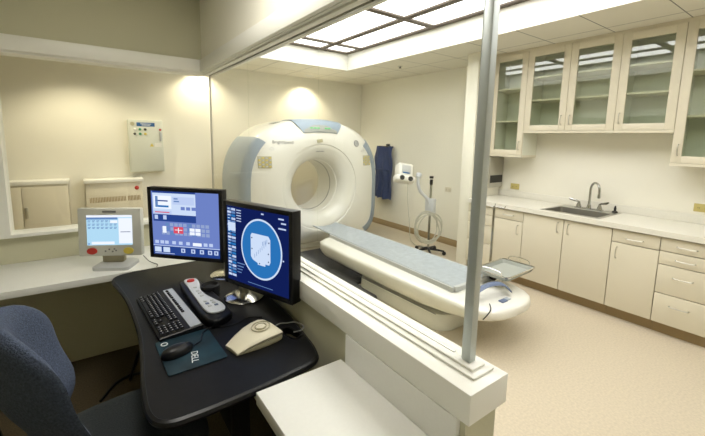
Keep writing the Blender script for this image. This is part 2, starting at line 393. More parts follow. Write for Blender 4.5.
b = MB(); b.box((4.08, .54, 2.573), (4.395, 2.765, 2.599)); struct('trim_8', b, 'lam')

t = thing('towel_dispenser', 'dark metal paper towel dispenser on the end wall under the corner cabinet', 'dispenser', (4.235, 2.788, .99))
b = MB(); b.box((-.145, -.05, .0), (.145, -.0005, .385), .006); b.build('case', 'steel', t)
b = MB(); b.box((-.13, -.054, .06), (.13, -.0505, .155), .001); b.build('slot', 'dark', t)
b = MB(); b.lathe([(.009, 0), (.009, .003)], 12, mtx=T(0, -.0505, .30) @ RX(PI/2)); b.build('lock', 'nickel', t)
def outlet(y, z, label, m='outlet', x=XR-.0005):
    t = thing('wall_outlet', label, 'outlet', (x, y, z), 0, None)
    b = MB(); b.box((-.006, -.058, -.036), (0, .058, .036), .002); b.build('cover_plate', m, t)
    for s in (-1, 1):
        b = MB(); b.box((-.009, s*.024-.014, -.017), (-.0062, s*.024+.014, .017), .001)
        b.box((-.0095, s*.024-.006, -.006), (-.0088, s*.024-.003, .004), 0, 1); b.box((-.0095, s*.024+.003, -.006), (-.0088, s*.024+.006, .004), 0, 1)
        b.build('socket', [m, 'dark'], t)
outlet(2.57, 1.01, 'ochre wall outlet above the counter left of the sink')
outlet(.80, 1.02, 'ochre wall outlet above the counter right of the sink')
outlet(3.63, .84, 'pale wall outlet on the wall right of the injector stand', 'lam')

# ------------------------------------------------------------------ things along the back wall
t = thing('storage_cabinet', 'low cream cabinet with white top and one door behind the left window', 'cabinet', (-.465, 5.855, 0))
b = MB(); b.box((-.26, -.23, .02), (.265, -.002, .955), .003); b.build('body', 'lam', t)
b = MB(); b.box((-.275, -.25, .956), (.28, -.002, 1.003), .004); b.build('top', 'trim', t)
b = MB(); b.box((-.26, -.21, 0), (.265, -.01, .0195)); b.build('plinth', 'base', t)
b = MB(); b.box((-.25, -.25, .06), (-.165, -.2305, .935), .002); b.build('side_panel', 'lam', t)
b = MB(); b.box((-.158, -.25, .06), (.245, -.2305, .935), .002); d = b.build('door', 'lam', t)
b = MB(); b.box((-.145, -.268, .57), (-.115, -.2505, .70), .006); b.build('handle', 'nickel', d)
t = thing('power_cabinet', 'cream power cabinet with slotted vents and red button below the switch box', 'power cabinet', (.28, 5.855, 0))
b = MB(); b.box((-.31, -.23, .02), (.31, -.002, .945), .004); b.build('body', 'lam', t)
b = MB(); b.box((-.325, -.25, .946), (.325, -.002, .988), .005); b.build('top', 'trim', t)
b = MB(); b.box((-.30, -.21, 0), (.30, -.01, .0195)); b.build('plinth', 'base', t)
b = MB()
for k in range(34):
    x = -.27+k*.0165
    if k != 24: b.box((x-.004, -.233, .70), (x+.004, -.2302, .765))
b.build('vent', 'base', t)
b = MB(); b.lathe([(.026, 0), (.026, .008), (.016, .014)], 16, mtx=T(.245, -.2305, .865) @ RX(PI/2)); b.build('button', 'red', t)
for x in (-.27, .275):
    b = MB(); b.lathe([(.008, 0), (.008, .003)], 10, mtx=T(x, -.2305, .92) @ RX(PI/2)); b.build('screw', 'nickel', t)

t = thing('switch_box', 'pale grey wall box with blue sign and coloured indicator lights', 'switch box', (.69, 5.8595, 1.06))
b = MB(); b.box((-.215, -.10, 0), (.20, 0, .70), .004); b.build('case', 'boxgrey', t)
b = MB(); b.box((-.20, -.112, .012), (.188, -.1005, .688), .003); b.build('door', 'boxgrey', t)
b = MB(); b.box((-.115, -.1145, .615), (.10, -.1125, .665))
for x0, x1, z in ((-.07, .06, .648), (-.055, .045, .632)): b.box((x0, -.1150, z-.004), (x1, -.1144, z+.004), 0, 1)
b.build('sign', ['bluesign', 'textw'], t)
for i, c in enumerate(('whitepl', 'green', 'dark')):
    for j, c2 in ((0, c), (1, ('dark', 'green', 'yellow')[i])):
        b = MB(); b.lathe([(.017, 0), (.017, .008), (.011, .014)], 14, mtx=T(-.14+i*.062, -.1125, .575-j*.06) @ RX(PI/2)); b.build('indicator_light', c2, t)
b = MB(); b.lathe([(.026, 0), (.026, .006)], 16, mtx=T(-.165, -.1125, .645) @ RX(PI/2)); b.build('round_label', 'keypad', t)
b = MB(); b.lathe([(.015, 0), (.015, .012)], 14, mtx=T(.165, -.1125, .575) @ RX(PI/2)); b.build('stop_button', 'red', t)
b = MB(); b.box((.155, -.135, .42), (.18, -.1125, .54), .004); b.build('handle', 'silver', t)
b = MB(); b.prism([(-.026, 0), (.026, 0), (0, .045)], 0, .0015, mtx=T(.055, -.1125, .345) @ RX(PI/2)); b.build('warning_label', 'yellow', t)
b = MB(); b.box((.09, -.1140, .34), (.175, -.1125, .395)); b.build('paper_label', 'whitepl', t)

# lead apron on the right wall
t = thing('lead_apron', 'dark navy lead apron hanging on the wall right of the scanner', 'apron', (XR-.002, 5.03, .52))
rows = []
for i in range(15):
    z = .92*(1-i/14); r = []
    for k in range(17):
        y = (k/16-.5); wd = .46+.02*math.sin(i*.5)+(-.02 if 0 < i < 3 else 0)
        r.append((-.09-.025*math.sin(k*1.15+i*.12)-.03*(1-(2*y)**2)-.012*math.sin(i*.9+k*.3), y*wd+.012*math.sin(i*.6), z+.012*math.sin(k*.9)))
    rows.append(r)
b = MB(); b.grid(rows, .022); b.build('panel', 'navy', t, 60)
b = MB(); b.tube([(-.06, -.20, .92), (-.06, .20, .92)], .014); b.tube([(-.06, 0, .92), (0, 0, .92)], .012); b.box((-.006, -.05, .87), (0, .05, .97), .002); b.build('hanger', 'blackpl', t)
b = MB(); b.box((-.145, -.2, .50), (-.118, .2, .53), .003); b.build('strap', 'navy', t)

# ------------------------------------------------------------------ scanner
GX, GY = 2.635, 4.42
gan = thing('ct_scanner', 'large cream ring-shaped medical scanner with blue-grey side panels', 'scanner', (GX, GY, 0))
ZC = .89; N = 120
def outer_r(th):
    c, s = math.cos(th), math.sin(th)
    a = 1.09; n, hh = (2.5, 1.82-ZC) if s >= 0 else (6., ZC-.06)
    return ((abs(c)/a)**n+(abs(s)/hh)**n)**(-1/n)
RM, RB = .60, .372
def ring(f, y):
    return [(f(th)*math.cos(th), y, ZC+f(th)*math.sin(th)) for th in [2*PI*k/N for k in range(N)]]
PROF = [(1.0, .85), (1.0, .22), (.985, .12), (.94, .05)]
def mix(th, k): return RM+(outer_r(th)*.94-RM)*k
rings = [ring(lambda t_: .60*outer_r(t_), .90), ring(lambda t_: .97*outer_r(t_), .90)]
rings += [ring(lambda t_, s=s: s*outer_r(t_), y) for s, y in PROF]
rings += [ring(lambda t_: mix(t_, .75), .005), ring(lambda t_: mix(t_, .4), -.035), ring(lambda t_: mix(t_, .12), -.045), ring(lambda t_: RM-.005, -.04), ring(lambda t_: RM-.012, -.028),
          ring(lambda t_: RM-.03, -.03), ring(lambda t_: .54, -.018), ring(lambda t_: .48, .012), ring(lambda t_: .43, .05), ring(lambda t_: .40, .10), ring(lambda t_: RB+.012, .16)]
rings += [ring(lambda t_: RB+.012, .70), ring(lambda t_: .50, .90), ring(lambda t_: .60*outer_r(t_), .90)]
b = MB(); b.loft(rings, True, False, False); b.build('cover', 'gant', gan, 50)
b = MB()
b.loft([[(r*math.cos(2*PI*k/64), y, ZC+r*math.sin(2*PI*k/64)) for k in range(64)] for r, y in ((RB+.011, .162), (RB, .17), (RB-.004, .20), (RB-.004, .68), (RB+.011, .69), (RB+.011, .162))], True, False, False)
b.build('bore_liner', 'whitepl', gan)
b = MB(); b.tube([((RB-.003)*math.cos(2*PI*k/64), .33, ZC+(RB-.003)*math.sin(2*PI*k/64)) for k in range(64)], .005, 6, closed=True); b.build('scan_window', 'dark', gan)
def face_y(x, z):
    th = math.atan2(z-ZC, x); r = math.hypot(x, z-ZC); ro = outer_r(th)
    P = [(RM, -.042), (mix(th, .12), -.045), (mix(th, .4), -.035), (mix(th, .75), .005), (.94*ro, .05), (.985*ro, .12), (ro, .22)]
    if r <= RM: return -.04
    for (a, ya), (c, yc) in zip(P, P[1:]):
        if r <= c: return ya+(yc-ya)*(r-a)/(c-a)
    return .22
def shell(th0, th1, prof, n, off, thick):
    rows = []
    for k in range(n+1):
        th = th0+(th1-th0)*k/n; ro = outer_r(th)+off
        rows.append([((s*ro)*math.cos(th), y-off*.7, ZC+(s*ro)*math.sin(th)) for s, y in prof])
    return rows
for sgn in (1, -1):
    b = MB(); lo, hi = (-.72, .66) if sgn > 0 else (PI-.66, PI+.72)
    b.grid(shell(lo, hi, [(.855 if sgn > 0 else .90, .012 if sgn > 0 else .032), (.94, .056), (.985, .12), (.995, .17), (1.0, .22), (1.0, .5), (1.0, .84)], 40, .010, .008), .008)
    b.build('side_panel', 'gblue', gan, 50)
b = MB()
th0, th1 = PI/2-.40, PI/2+.40
rows = []
for k in range(25):
    u = k/24; th = th0+(th1-th0)*u; ro = outer_r(th)+.012; row = []
    tt = PI/2+(th-PI/2)*.86
    for s, y in ((.80, -.004), (.87, .017), (.94, .048), (.985, .118), (1.0, .22), (1.0, .42)):
        q = tt if s < .82 else (PI/2+(th-PI/2)*(.93 if s < .9 else 1)); rq = (outer_r(q)+.012)*s
        row.append((rq*math.cos(q), y-.014, ZC+rq*math.sin(q)))
    rows.append(row)
b.grid(rows, .008); cons = b.build('console', 'gblue', gan, 50)
def patch(x0, x1, z0, z1, n=6, off=.02, arc=0.):
    return [[(x0+(x1-x0)*i/n, face_y(x0+(x1-x0)*i/n, z0+(z1-z0)*j/n)-off, z0+(z1-z0)*j/n - arc*(x0+(x1-x0)*i/n)**2) for i in range(n+1)] for j in range(n+1)]
b = MB(); b.grid(patch(-.26, .26, 1.655, 1.745, 10, .020, .35), .004); dsp = b.build('display', 'disp', cons, 60)
for x in (-.15, -.095, -.045, .075, .125):
    b = MB(); y = face_y(x, 1.70)-.028; b.box((x-.016, y-.002, 1.695), (x+.016, y+.004, 1.708)); b.build('display_digit', 'led', dsp)
for x0, x1 in ((-.90, -.73), (.72, .87)):
    b = MB(); b.grid(patch(x0, x1, 1.175, 1.325, 5, .006), .004); kp = b.build('keypad', 'keypad', gan, 60)
    b = MB()
    for i in range(4):
        for j in range(5):
            x = x0+(x1-x0)*(i+.5)/4; z = 1.182+.136*(j+.5)/5; y = face_y(x, z)-.008
            b.box((x-.013, y-.004, z-.008), (x+.013, y+.004, z+.008), .001, (i+j) % 2)
    b.build('key', ['lgrey', 'yellow'], kp)
def on_face(x, z, off=.004):
    """matrix that lays XY artwork on the scanner front"""
    e = .02; dyx = (face_y(x+e, z)-face_y(x-e, z))/(2*e); dyz = (face_y(x, z+e)-face_y(x, z-e))/(2*e)
    u = Vector((1, dyx, 0)).normalized(); v = Vector((0, dyz, 1)).normalized(); n = u.cross(v).normalized(); v = n.cross(u)
    m = Matrix((u, v, n)).transposed().to_4x4(); m.translation = Vector((x, face_y(x, z)-off, z)); return m
b = MB(); b.text('BrightSpeed', .058, on_face(-.57, 1.505, .006)); b.build('lettering', 'text', gan)
mt = on_face(.60, 1.50, .006); b = MB()
b.tube([(.043*math.cos(2*PI*k/32), .043*math.sin(2*PI*k/32), 0) for k in range(32)], .005, 6, mtx=mt, closed=True); b.lathe([(.037, -.001), (.037, .001)], 24, 1, mt)
b.text('GE', .045, mt @ T(0, 0, .002), 2); b.build('emblem', ['text', 'lgrey', 'text'], gan)
for x in (-.72, .72):
    b = MB(); mt = on_face(x, 1.42 if x < 0 else 1.395, .005); b.tube([(.028*math.cos(2*PI*k/24), .016*math.sin(2*PI*k/24), 0) for k in range(24)], .0025, 5, mtx=mt, closed=True); b.build('symbol', 'lgrey', gan)
b = MB(); mt = on_face(-.04, 1.53, .004); b.box((-.045, -.022, -.002), (.045, .022, .004), .002, mtx=mt @ RZ(.15)); b.build('camera_window', 'keypad', gan)
b = MB(); b.box((-.09, -.042-.006, 1.385), (.03, -.036, 1.393)); b.build('alignment_slot', 'text', gan)
b = MB()
for k in range(6):
    th = PI/2+.50+k*.018; r = outer_r(th)+.002
    b.box((-.005, .24, -.003), (.005, .44, .004), 0, 0, T(r*math.cos(th), 0, ZC+r*math.sin(th)))
b.build('top_vent', 'lgrey', gan)
b = MB(); b.box((-.92, .12, 0), (.92, .86, .07), .01); b.build('plinth', 'gant', gan)

# floor cover / mat and table
b = MB(); pts = [(1.5, 4.36), (1.5, 2.9), (1.72, 2.62)]+[(1.98+.30*math.cos(a), 2.78+.26*math.sin(a)) for a in [-PI/2+k*(PI/2)/8 for k in range(9)]]+[(2.28, 3.06), (2.92, 3.06), (2.92, 4.36)]
b.prism(pts, 0.0, .03, .008)
o = b.build('floor_cover', 'mat'); tag(o, 'dark grey floor cover beside the scanner table base', 'floor cover')

TX = 2.57
tab = thing('patient_table', 'long cream patient table with grey cradle in front of the scanner', 'patient table', (TX, 3.55, 0))
L = 2.06
# lower skirt
def skirt(z, k): return [(x, y, z) for x, y in rrect(-.31+k, -1.70+k, .31-k, -.52, .14, 6)]
b = MB(); b.loft([skirt(0, .0), skirt(.02, -.005), skirt(.10, .0), skirt(.134, .01)]); b.build('base', 'gant', tab)
# upper body: cross sections along the length
def sect(y, w, zb, zt, p=3.):
    out = []; cz = zt-.055; m = 28
    for k in range(m):
        a = 2*PI*k/m; c, s = math.cos(a), math.sin(a)
        x = w*math.copysign(abs(c)**(2/p), c)
        z = cz+(zt-cz)*math.copysign(abs(s)**(2/p), s) if s >= 0 else cz-(cz-zb)*abs(s)**(2/p)
        out.append((x, y, z))
    return out
S = [(.19, .20, .24, .37), (.175, .30, .19, .378), (.13, .375, .15, .38), (.03, .40, .137, .38), (-.5, .41, .136, .38), (-1.1, .405, .137, .38), (-1.5, .395, .14, .38), (-1.75, .38, .17, .378),
     (-1.90, .365, .20, .376), (-2.02, .335, .225, .370), (-2.09, .28, .245, .364), (-2.135, .21, .262, .358), (-2.162, .13, .28, .350), (-2.172, .05, .295, .342)]
b = MB(); b.loft([sect(y, w, zb, zt) for y, w, zb, zt in S]); b.build('body', 'gant', tab, 50)
# cradle: shallow curved grey pad
rows = []
for y, xn, xf in ((.66, -.17, .19), (.22, -.20, .215), (-1.74, -.26, .225)):
    rows.append([(x, y, .384+.03*(abs(2*k/16-1))**2.) for k, x in [(k, xn+(xf-xn)*k/16) for k in range(17)]])
b = MB(); b.grid(rows, .012); b.build('cradle', 'tblue', tab, 50)
b = MB()
b.loft([[(x, y, z) for x, z in ((xe-.008, .372), (xe+.008, .372), (xe+.008, .412), (xe-.008, .412))] for y, xe in ((-1.76, -.273), (.15, -.222))]); b.loft([[(x, y, z) for x, z in ((.232, .372), (.248, .372), (.248, .412), (.232, .412))] for y in (-1.76, .15)])
b.build('side_rail', 'lgrey', tab)
b = MB(); b.box((-.26, -1.78, .375), (.26, -1.745, .42), .008); b.build('end_rail', 'lgrey', tab)
b = MB(); b.tube([(-.30, -1.62, .139), (-.318, -.60, .139)], .004, 5); b.build('seam', 'text', tab)
# blue grip arch on the tail
pts = smooth([(-.27, -1.93, .372), (-.24, -1.94, .43), (-.12, -1.97, .475), (.02, -2.00, .46), (.08, -2.03, .405)], 6, False)
rows = [[(p[0]+dx*.6, p[1]+dx, p[2]+dz) for dx, dz in ((-.028, -.004), (-.022, .006), (.022, .006), (.028, -.004), (.018, -.010), (-.018, -.010))] for p in pts]
b = MB(); b.loft(rows); b.build('grip', 'dblue', tab, 60)
b = MB(); b.box((-.10, -2.085, .355), (-.03, -2.045, .374), .004); b.box((-.03, -2.08, .355), (.02, -2.04, .372), .004, 1); b.build('control_button', ['dblue', 'tblue'], tab)
b = MB(); b.tube(smooth([(-.20, -2.04, .368), (-.25, -2.085, .355), (-.285, -2.085, .325), (-.30, -2.06, .28)], 5, False), .004, 6); b.build('cable', 'blackpl', tab)
b = MB(); b.lathe([(.03, -.02), (.034, 0), (.03, .02)], 16, mtx=T(.20, -1.80, .42) @ RX(PI/2)); b.build('knob', 'blackpl', tab)

# wire-rimmed accessory tray on the table tail
tr = thing('instrument_tray', 'shallow grey tray with chrome wire rim standing on the table tail', 'tray', (2.86, 1.70, .345))
a0 = 0.05
def tp(x, y, z): return tuple(RZ(a0) @ Vector((x, y, z)))
b = MB(); b.loft([[tp(x, y, z) for x, y in rrect(-.225+k, -.15+k, .225-k, .15-k, .03)] for k, z in ((0, .145), (.012, .118), (.016, .118), (.004, .149))], True, False, False)
b.prism([tp(x, y, 0)[:2] for x, y in rrect(-.211, -.136, .211, .136, .03)], .115, .119); b.build('pan', 'tray', tr)
b = MB(); b.tube([tp(x, y, .152) for x, y in rrect(-.228, -.153, .228, .153, .032)], .006, 8, closed=True)
b.build('wire_rim', 'chrome', tr)
for s in (-1, 1):
    b = MB(); b.tube(smooth([tp(s*.228, -.10, .152), tp(s*.235, -.085, .185), tp(s*.24, 0, .195), tp(s*.235, .085, .185), tp(s*.228, .10, .152)], 4, False), .0045, 6); b.build('handle', 'chrome', tr)
for x, y in ((-.17, -.05), (-.17, .10), (-.03, .0), (-.03, .11)):
    b = MB(); b.tube([tp(x, y, .115), tp(x, y, .036)], .006, 8); b.build('leg', 'chrome', tr)

# ------------------------------------------------------------------ contrast injector on its stand
inj = thing('injector_stand', 'white contrast injector on a slim chrome wheeled stand by the right wall', 'injector', (3.80, 3.43, 0))
b = MB(); b.tube([(0, 0, .06), (0, 0, 1.02)], .016, 10); b.build('pole', 'tap', inj)
b = MB(); b.lathe([(.022, 0), (.022, .07)], 12, mtx=T(0, 0, .97)); b.lathe([(.028, 0), (.028, .03)], 12, mtx=T(0, 0, 1.055)); b.build('clamp', 'blackpl', inj)
for k in range(5):
    a = 2*PI*k/5+.3; b = MB(); b.tube([(0, 0, .075), (.22*math.cos(a), .22*math.sin(a), .055)], [.02, .012], 8); lg = b.build('base_leg', 'blackpl', inj)
    b = MB(); b.lathe([(.026, -.012), (.026, .012)], 14, mtx=T(.22*math.cos(a), .22*math.sin(a), .0265) @ RZ(a) @ RX(PI/2)); b.build('caster', 'blackpl', lg)
pts = smooth([(0, 0, .62), (-.03, .02, .76), (-.12, .085, .88), (-.15, .105, 1.02), (-.13, .095, 1.09), (-.17, .12, 1.11)], 5, False)
b = MB(); b.tube(pts, .022, 8); b.lathe([(.034, -.03), (.034, .03)], 12, mtx=T(-.14, .10, 1.09) @ RY(.6)); b.build('arm', 'panelgrey', inj)
b = MB(); b.box((-.03, -.08, .58), (.03, .07, .78), .008); b.build('holder_box', 'panelgrey', inj)
# head faces the camera side; local frame
HM = T(-.31, .22, 1.10) @ RZ(-.40) @ RY(.16) @ RX(-.35)
b = MB(); b.prism(rrect(-.105, -.08, .105, .08, .03), -.085, .14, .02, 0, HM, 3); b.box((-.14, -.10, -.12), (.14, .06, -.03), .03, 0, HM); hd = b.build('head', 'whitepl', inj, 50)
b = MB(); b.box((-.065, -.084, .0), (.065, -.0805, .11), .001, 0, HM); b.build('screen', 'lgrey', hd)
b = MB(); b.box((-.05, -.0855, -.005), (.05, -.0845, .012), 0, 0, HM); b.build('label_strip', 'bluesign', hd)
for s in (-1, 1):
    b = MB(); b.lathe([(.034, 0), (.03, .012), (.03, .004)], 16, 0, HM @ T(s*.06, -.1005, -.075) @ RX(PI/2)); b.build('syringe_port', 'dark', hd)
b = MB(); b.tube(smooth([(-.30, .14, 1.0), (-.31, .13, .8), (-.29, .10, .5), (-.24, .10, .2), (-.1, .06, .1), (0, .02, .10)], 6, False), .006, 6); b.build('cable', 'hose', inj)
b = MB()
pts = []
for k in range(150):
    a = 2*PI*k/30; r = .165+.02*math.sin(k*.37); u = r*math.cos(a); pts.append((u*.82-.02+.0*k, -.035-.012*(k % 30)/30-.0006*k-u*.56, .40+1.2*r*math.sin(a)))
b.tube(pts, .008, 6); o = b.build('coiled_hose', 'hose', loc=(3.71, 3.44, 0)); tag(o, 'coil of pale tubing hung low on the injector stand', 'hose')

iv = thing('drip_stand', 'slim chrome drip stand with hooks rising behind the wire-rimmed tray', 'drip stand', (3.3, 2.13, 0))
b = MB(); b.tube([(0, 0, .05), (0, 0, .92)], .012, 10); b.build('pole', 'tap', iv)
for k in range(4):
    a = PI/2*k+.5; b = MB(); b.tube(smooth([(0, 0, .91), (.05*math.cos(a), .05*math.sin(a), .922), (.09*math.cos(a), .09*math.sin(a), .91), (.105*math.cos(a), .105*math.sin(a), .935)], 4, False), .004, 6); b.build('hook', 'tap', iv)
for k in range(5):
    a = 2*PI*k/5; b = MB(); b.tube([(0, 0, .07), (.2*math.cos(a), .2*math.sin(a), .05)], [.016, .011], 8); lg = b.build('base_leg', 'nickel', iv)
    b = MB(); b.lathe([(.024, -.01), (.024, .01)], 14, mtx=T(.2*math.cos(a), .2*math.sin(a), .0245) @ RZ(a) @ RX(PI/2)); b.build('caster', 'blackpl', lg)

# ------------------------------------------------------------------ control room desks
b = MB(); b.box((-1.395, 2.49, .71), (.733, 3.028, .75), .002)
o = b.build('worktop', 'desk_white'); tag(o, 'long white worktop under the left window holding the small display', 'worktop')
DZ = .757
wt = thing('worktop', 'white worktop with side splash at the bottom right of the photo', 'worktop', (.55, .22, 0))
b = MB(); b.prism([(.393-.55, -.82), (.7175-.55, -.82), (.7175-.55, .825), (.393-.55, .825)], DZ-.045, DZ, .003); b.build('tabletop', 'desk_white', wt)
b = MB(); b.box((.7185-.55, .305, DZ-.2), (.7345-.55, .80, .864), .002); b.build('side_splash', 'desk_white', wt)
for y in (-.80, .76):
    b = MB(); b.box((-.12, y, 0), (.165, y+.03, DZ-.046), .002); b.build('support_panel', 'blackmat', wt)
# black desk
outline = smooth([(.085, 2.36), (.112, 2.43), (.20, 2.455), (.45, 2.465), (.69, 2.46), (.714, 2.42), (.716, 2.0), (.712, 1.60), (.704, 1.45), (.686, 1.28), (.668, 1.16), (.630, 1.10), (.50, 1.078), (.372, 1.066), (.22, 1.062), (.14, 1.075), (.108, 1.14), (.112, 1.30), (.126, 1.45), (.139, 1.67), (.130, 2.0), (.105, 2.22)], 5)
dk = thing('computer_desk', 'black wavy-edged computer desk carrying the monitors and keyboard', 'desk', (0, 0, 0))
b = MB(); 
# desk top as a band around the cable opening
hole = [(x, y) for x, y in rrect(-.026, -.052, .026, .052, .018, 4)]
hm = T(.645, 1.31, 0) @ RZ(.25)
bmx = bmesh.new()
def ringverts(pts, z): return [bmx.verts.new((p[0], p[1], z)) for p in pts]
hp = [tuple(hm @ Vector((x, y, 0)))[:2] for x, y in hole]
for z in (DZ, DZ-.028):
    vo = ringverts([p[:2] for p in outline], z); vh = ringverts(hp, z)
    es = [bmx.edges.new((vo[i], vo[(i+1) % len(vo)])) for i in range(len(vo))]+[bmx.edges.new((vh[i], vh[(i+1) % len(vh)])) for i in range(len(vh))]
    bmesh.ops.triangle_fill(bmx, use_beauty=True, use_dissolve=False, edges=es)
    if z == DZ: to, th_ = vo, vh
for A, B in ((to, vo), (th_, vh)):
    for i in range(len(A)): j = (i+1) % len(A); bmx.faces.new((A[i], A[j], B[j], B[i]))
bmesh.ops.recalc_face_normals(bmx, faces=bmx.faces[:]); b._merge(bmx)
dtop = b.build('tabletop', 'black', dk)
b = MB(); cx = sum(p[0] for p in outline)/len(outline); b.tube([(p[0], p[1], DZ-.013) for p in outline], .0135, 8, closed=True); b.build('edge_band', 'blackpl', dk)
b = MB(); b.tube([(p[0], p[1], DZ+.002) for p in hp], .004, 6, closed=True); b.build('cable_grommet', 'blackpl', dtop)
for y in (1.32, 2.25):
    b = MB(); b.box((.40, y-.03, .06), (.46, y+.03, DZ-.03), .004); b.box((.16, y-.035, .0), (.70, y+.035, .06), .01); b.build('leg', 'blackmat', dk)
b = MB(); b.box((.41, 1.35, .35), (.45, 2.22, .60), .004); b.build('back_panel', 'blackmat', dk)

# monitors
def monitor(cx, cy, zb, yaw, w, h, label, base_off, screen_fn, group='monitors on the black desk'):
    t = thing('monitor', label, 'monitor', (cx, cy, DZ), yaw, group)
    z0 = zb-DZ; z1 = z0+h
    b = MB(); e = .014
    b.box((-w/2, -.018, z0), (w/2, .03, z1), .004); b.box((-w/2+.03, .0305, z0+.03), (w/2-.03, .06, z1-.03), .012)
    b.build('housing', 'blackpl', t)
    b = MB(); s = .021
    b.box((-w/2, -.024, z0), (-w/2+s, -.0182, z1), .001); b.box((w/2-s, -.024, z0), (w/2, -.0182, z1), .001)
    b.box((-w/2+s, -.024, z0), (w/2-s, -.0182, z0+s), .001); b.box((-w/2+s, -.024, z1-s), (w/2-s, -.0182, z1), .001); b.build('bezel', 'blackpl', t)
    screen_fn(t, -w/2+s, w/2-s, z0+s, z1-s, -.0185)
    bx, by_ = base_off
    b = MB(); b.lathe([(.015, .0), (.096, .0), (.096, .007), (.083, .015), (.03, .024)], 32, mtx=T(bx, by_, .0005)); b.build('stand_base', 'chrome', t)
    b = MB(); b.tube(smooth([(bx, by_, .02), (bx, by_+.0, z0+.06), (bx*.6, .085, z0+.16), (0, .075, z0+h*.5), (0, .058, z0+h*.5)], 4, False), .022, 12); b.build('stand_neck', 'nickel', t)
    return t
C = {k: emit('screen_'+k, c, s*.56) for k, c, s in (('mid', (.20, .29, .72), .75), ('pale', (.55, .66, .95), .9), ('deep', (.03, .08, .36), .7), ('white', (.85, .9, 1), 1.0), ('red', (.85, .10, .16), .8), ('navy', (.006, .014, .10), .9),
     ('azure', (.03, .22, .62), .75), ('ice', (.62, .74, .95), .95), ('steelb', (.16, .30, .62), .8), ('lb', (.45, .72, .92), .95), ('ink', (.05, .08, .22), .5), ('grey', (.35, .45, .75), .8))}
class Screen:
    """rectangles in 0..1 screen coordinates, layered a hair in front of each other"""
    def __init__(s, x0, x1, z0, z1, y): s.a = (x0, x1, z0, z1, y); s.b = MB(); s.ms = []; s.lv = 0
    def mi(s, k):
        if k not in s.ms: s.ms.append(k)
        return s.ms.index(k)
    def rect(s, u0, v0, u1, v1, k, lv=1):
        x0, x1, z0, z1, y = s.a
        s.b.box((x0+(x1-x0)*u0, y-.0004*lv, z1-(z1-z0)*v1), (x0+(x1-x0)*u1, y-.0004*lv+.0003, z1-(z1-z0)*v0), 0, s.mi(k))
    def disc(s, u, v, ru, rv, k, lv, n=40):
        x0, x1, z0, z1, y = s.a
        p = [(x0+(x1-x0)*(u+ru*math.cos(2*PI*i/n)), z1-(z1-z0)*(v+rv*math.sin(2*PI*i/n))) for i in range(n)]
        s.b.prism(p, 0, .0003, 0, s.mi(k), T(0, y-.0004*lv+.0003, 0) @ RX(PI/2))
    def poly(s, pts, k, lv):
        x0, x1, z0, z1, y = s.a
        s.b.prism([(x0+(x1-x0)*u, z1-(z1-z0)*v) for u, v in pts], 0, .0003, 0, s.mi(k), T(0, y-.0004*lv+.0003, 0) @ RX(PI/2))
    def done(s, parent): return s.b.build('screen', [C[k] for k in s.ms], parent)
def screen_menu(t, x0, x1, z0, z1, y):
    s = Screen(x0, x1, z0, z1, y); R = s.rect
    R(0, 0, 1, 1, 'mid', 0)
    R(.02, .03, .66, .36, 'ice'); R(.02, .0, .66, .03, 'deep'); R(.04, .07, .30, .27, 'white', 2); R(.06, .14, .25, .16, 'deep', 3); R(.06, .08, .10, .24, 'steelb', 3); R(.06, .22, .26, .25, 'azure', 3)
    R(.32, .08, .64, .20, 'pale', 2); R(.34, .10, .40, .12, 'steelb', 3); R(.34, .14, .42, .16, 'steelb', 3)
    for u in (.44, .52, .60): R(u, .23, u+.06, .28, 'mid', 2)
    R(.02, .36, .66, .47, 'deep'); R(.04, .375, .09, .44, 'pale', 2); R(.17, .375, .22, .44, 'pale', 2); R(.66, .0, .99, .47, 'mid'); R(.02, .30, .30, .36, 'pale', 2); R(.05, .32, .27, .335, 'red', 3)
    for r in range(3):
        for c in range(11):
            u = .14+c*.066+(.0 if r else .06); v = .49+r*.068
            if u < .84: R(u, v, u+.052, v+.052, 'grey' if (r*7+c*3) % 5 else 'steelb', 2)
    R(.155, .545, .21, .65, 'white', 3); R(.32, .545, .465, .65, 'red', 3); R(.34, .59, .45, .60, 'white', 4); R(.388, .56, .40, .64, 'white', 4); R(.56, .555, .72, .66, 'white', 3); R(.635, .555, .645, .66, 'mid', 4); R(.56, .605, .72, .612, 'mid', 4)
    for u in (.03, .11, .18, .29, .39, .50, .76, .84): R(u, .775, u+.055, .825, 'pale', 2)
    R(.60, .78, .73, .83, 'white', 3)
    R(0, .86, 1, 1, 'deep'); R(0, .85, 1, .862, 'pale', 2)
    for u in (.02, .15): R(u, .88, u+.10, .96, 'ice', 2)
    for u in (.42, .57, .70, .82, .91): R(u, .885, u+.06, .95, 'pale', 2); R(u+.02, .90, u+.04, .935, 'deep', 3)
    R(.02, .975, .32, .985, 'pale', 2)
    s.done(t)
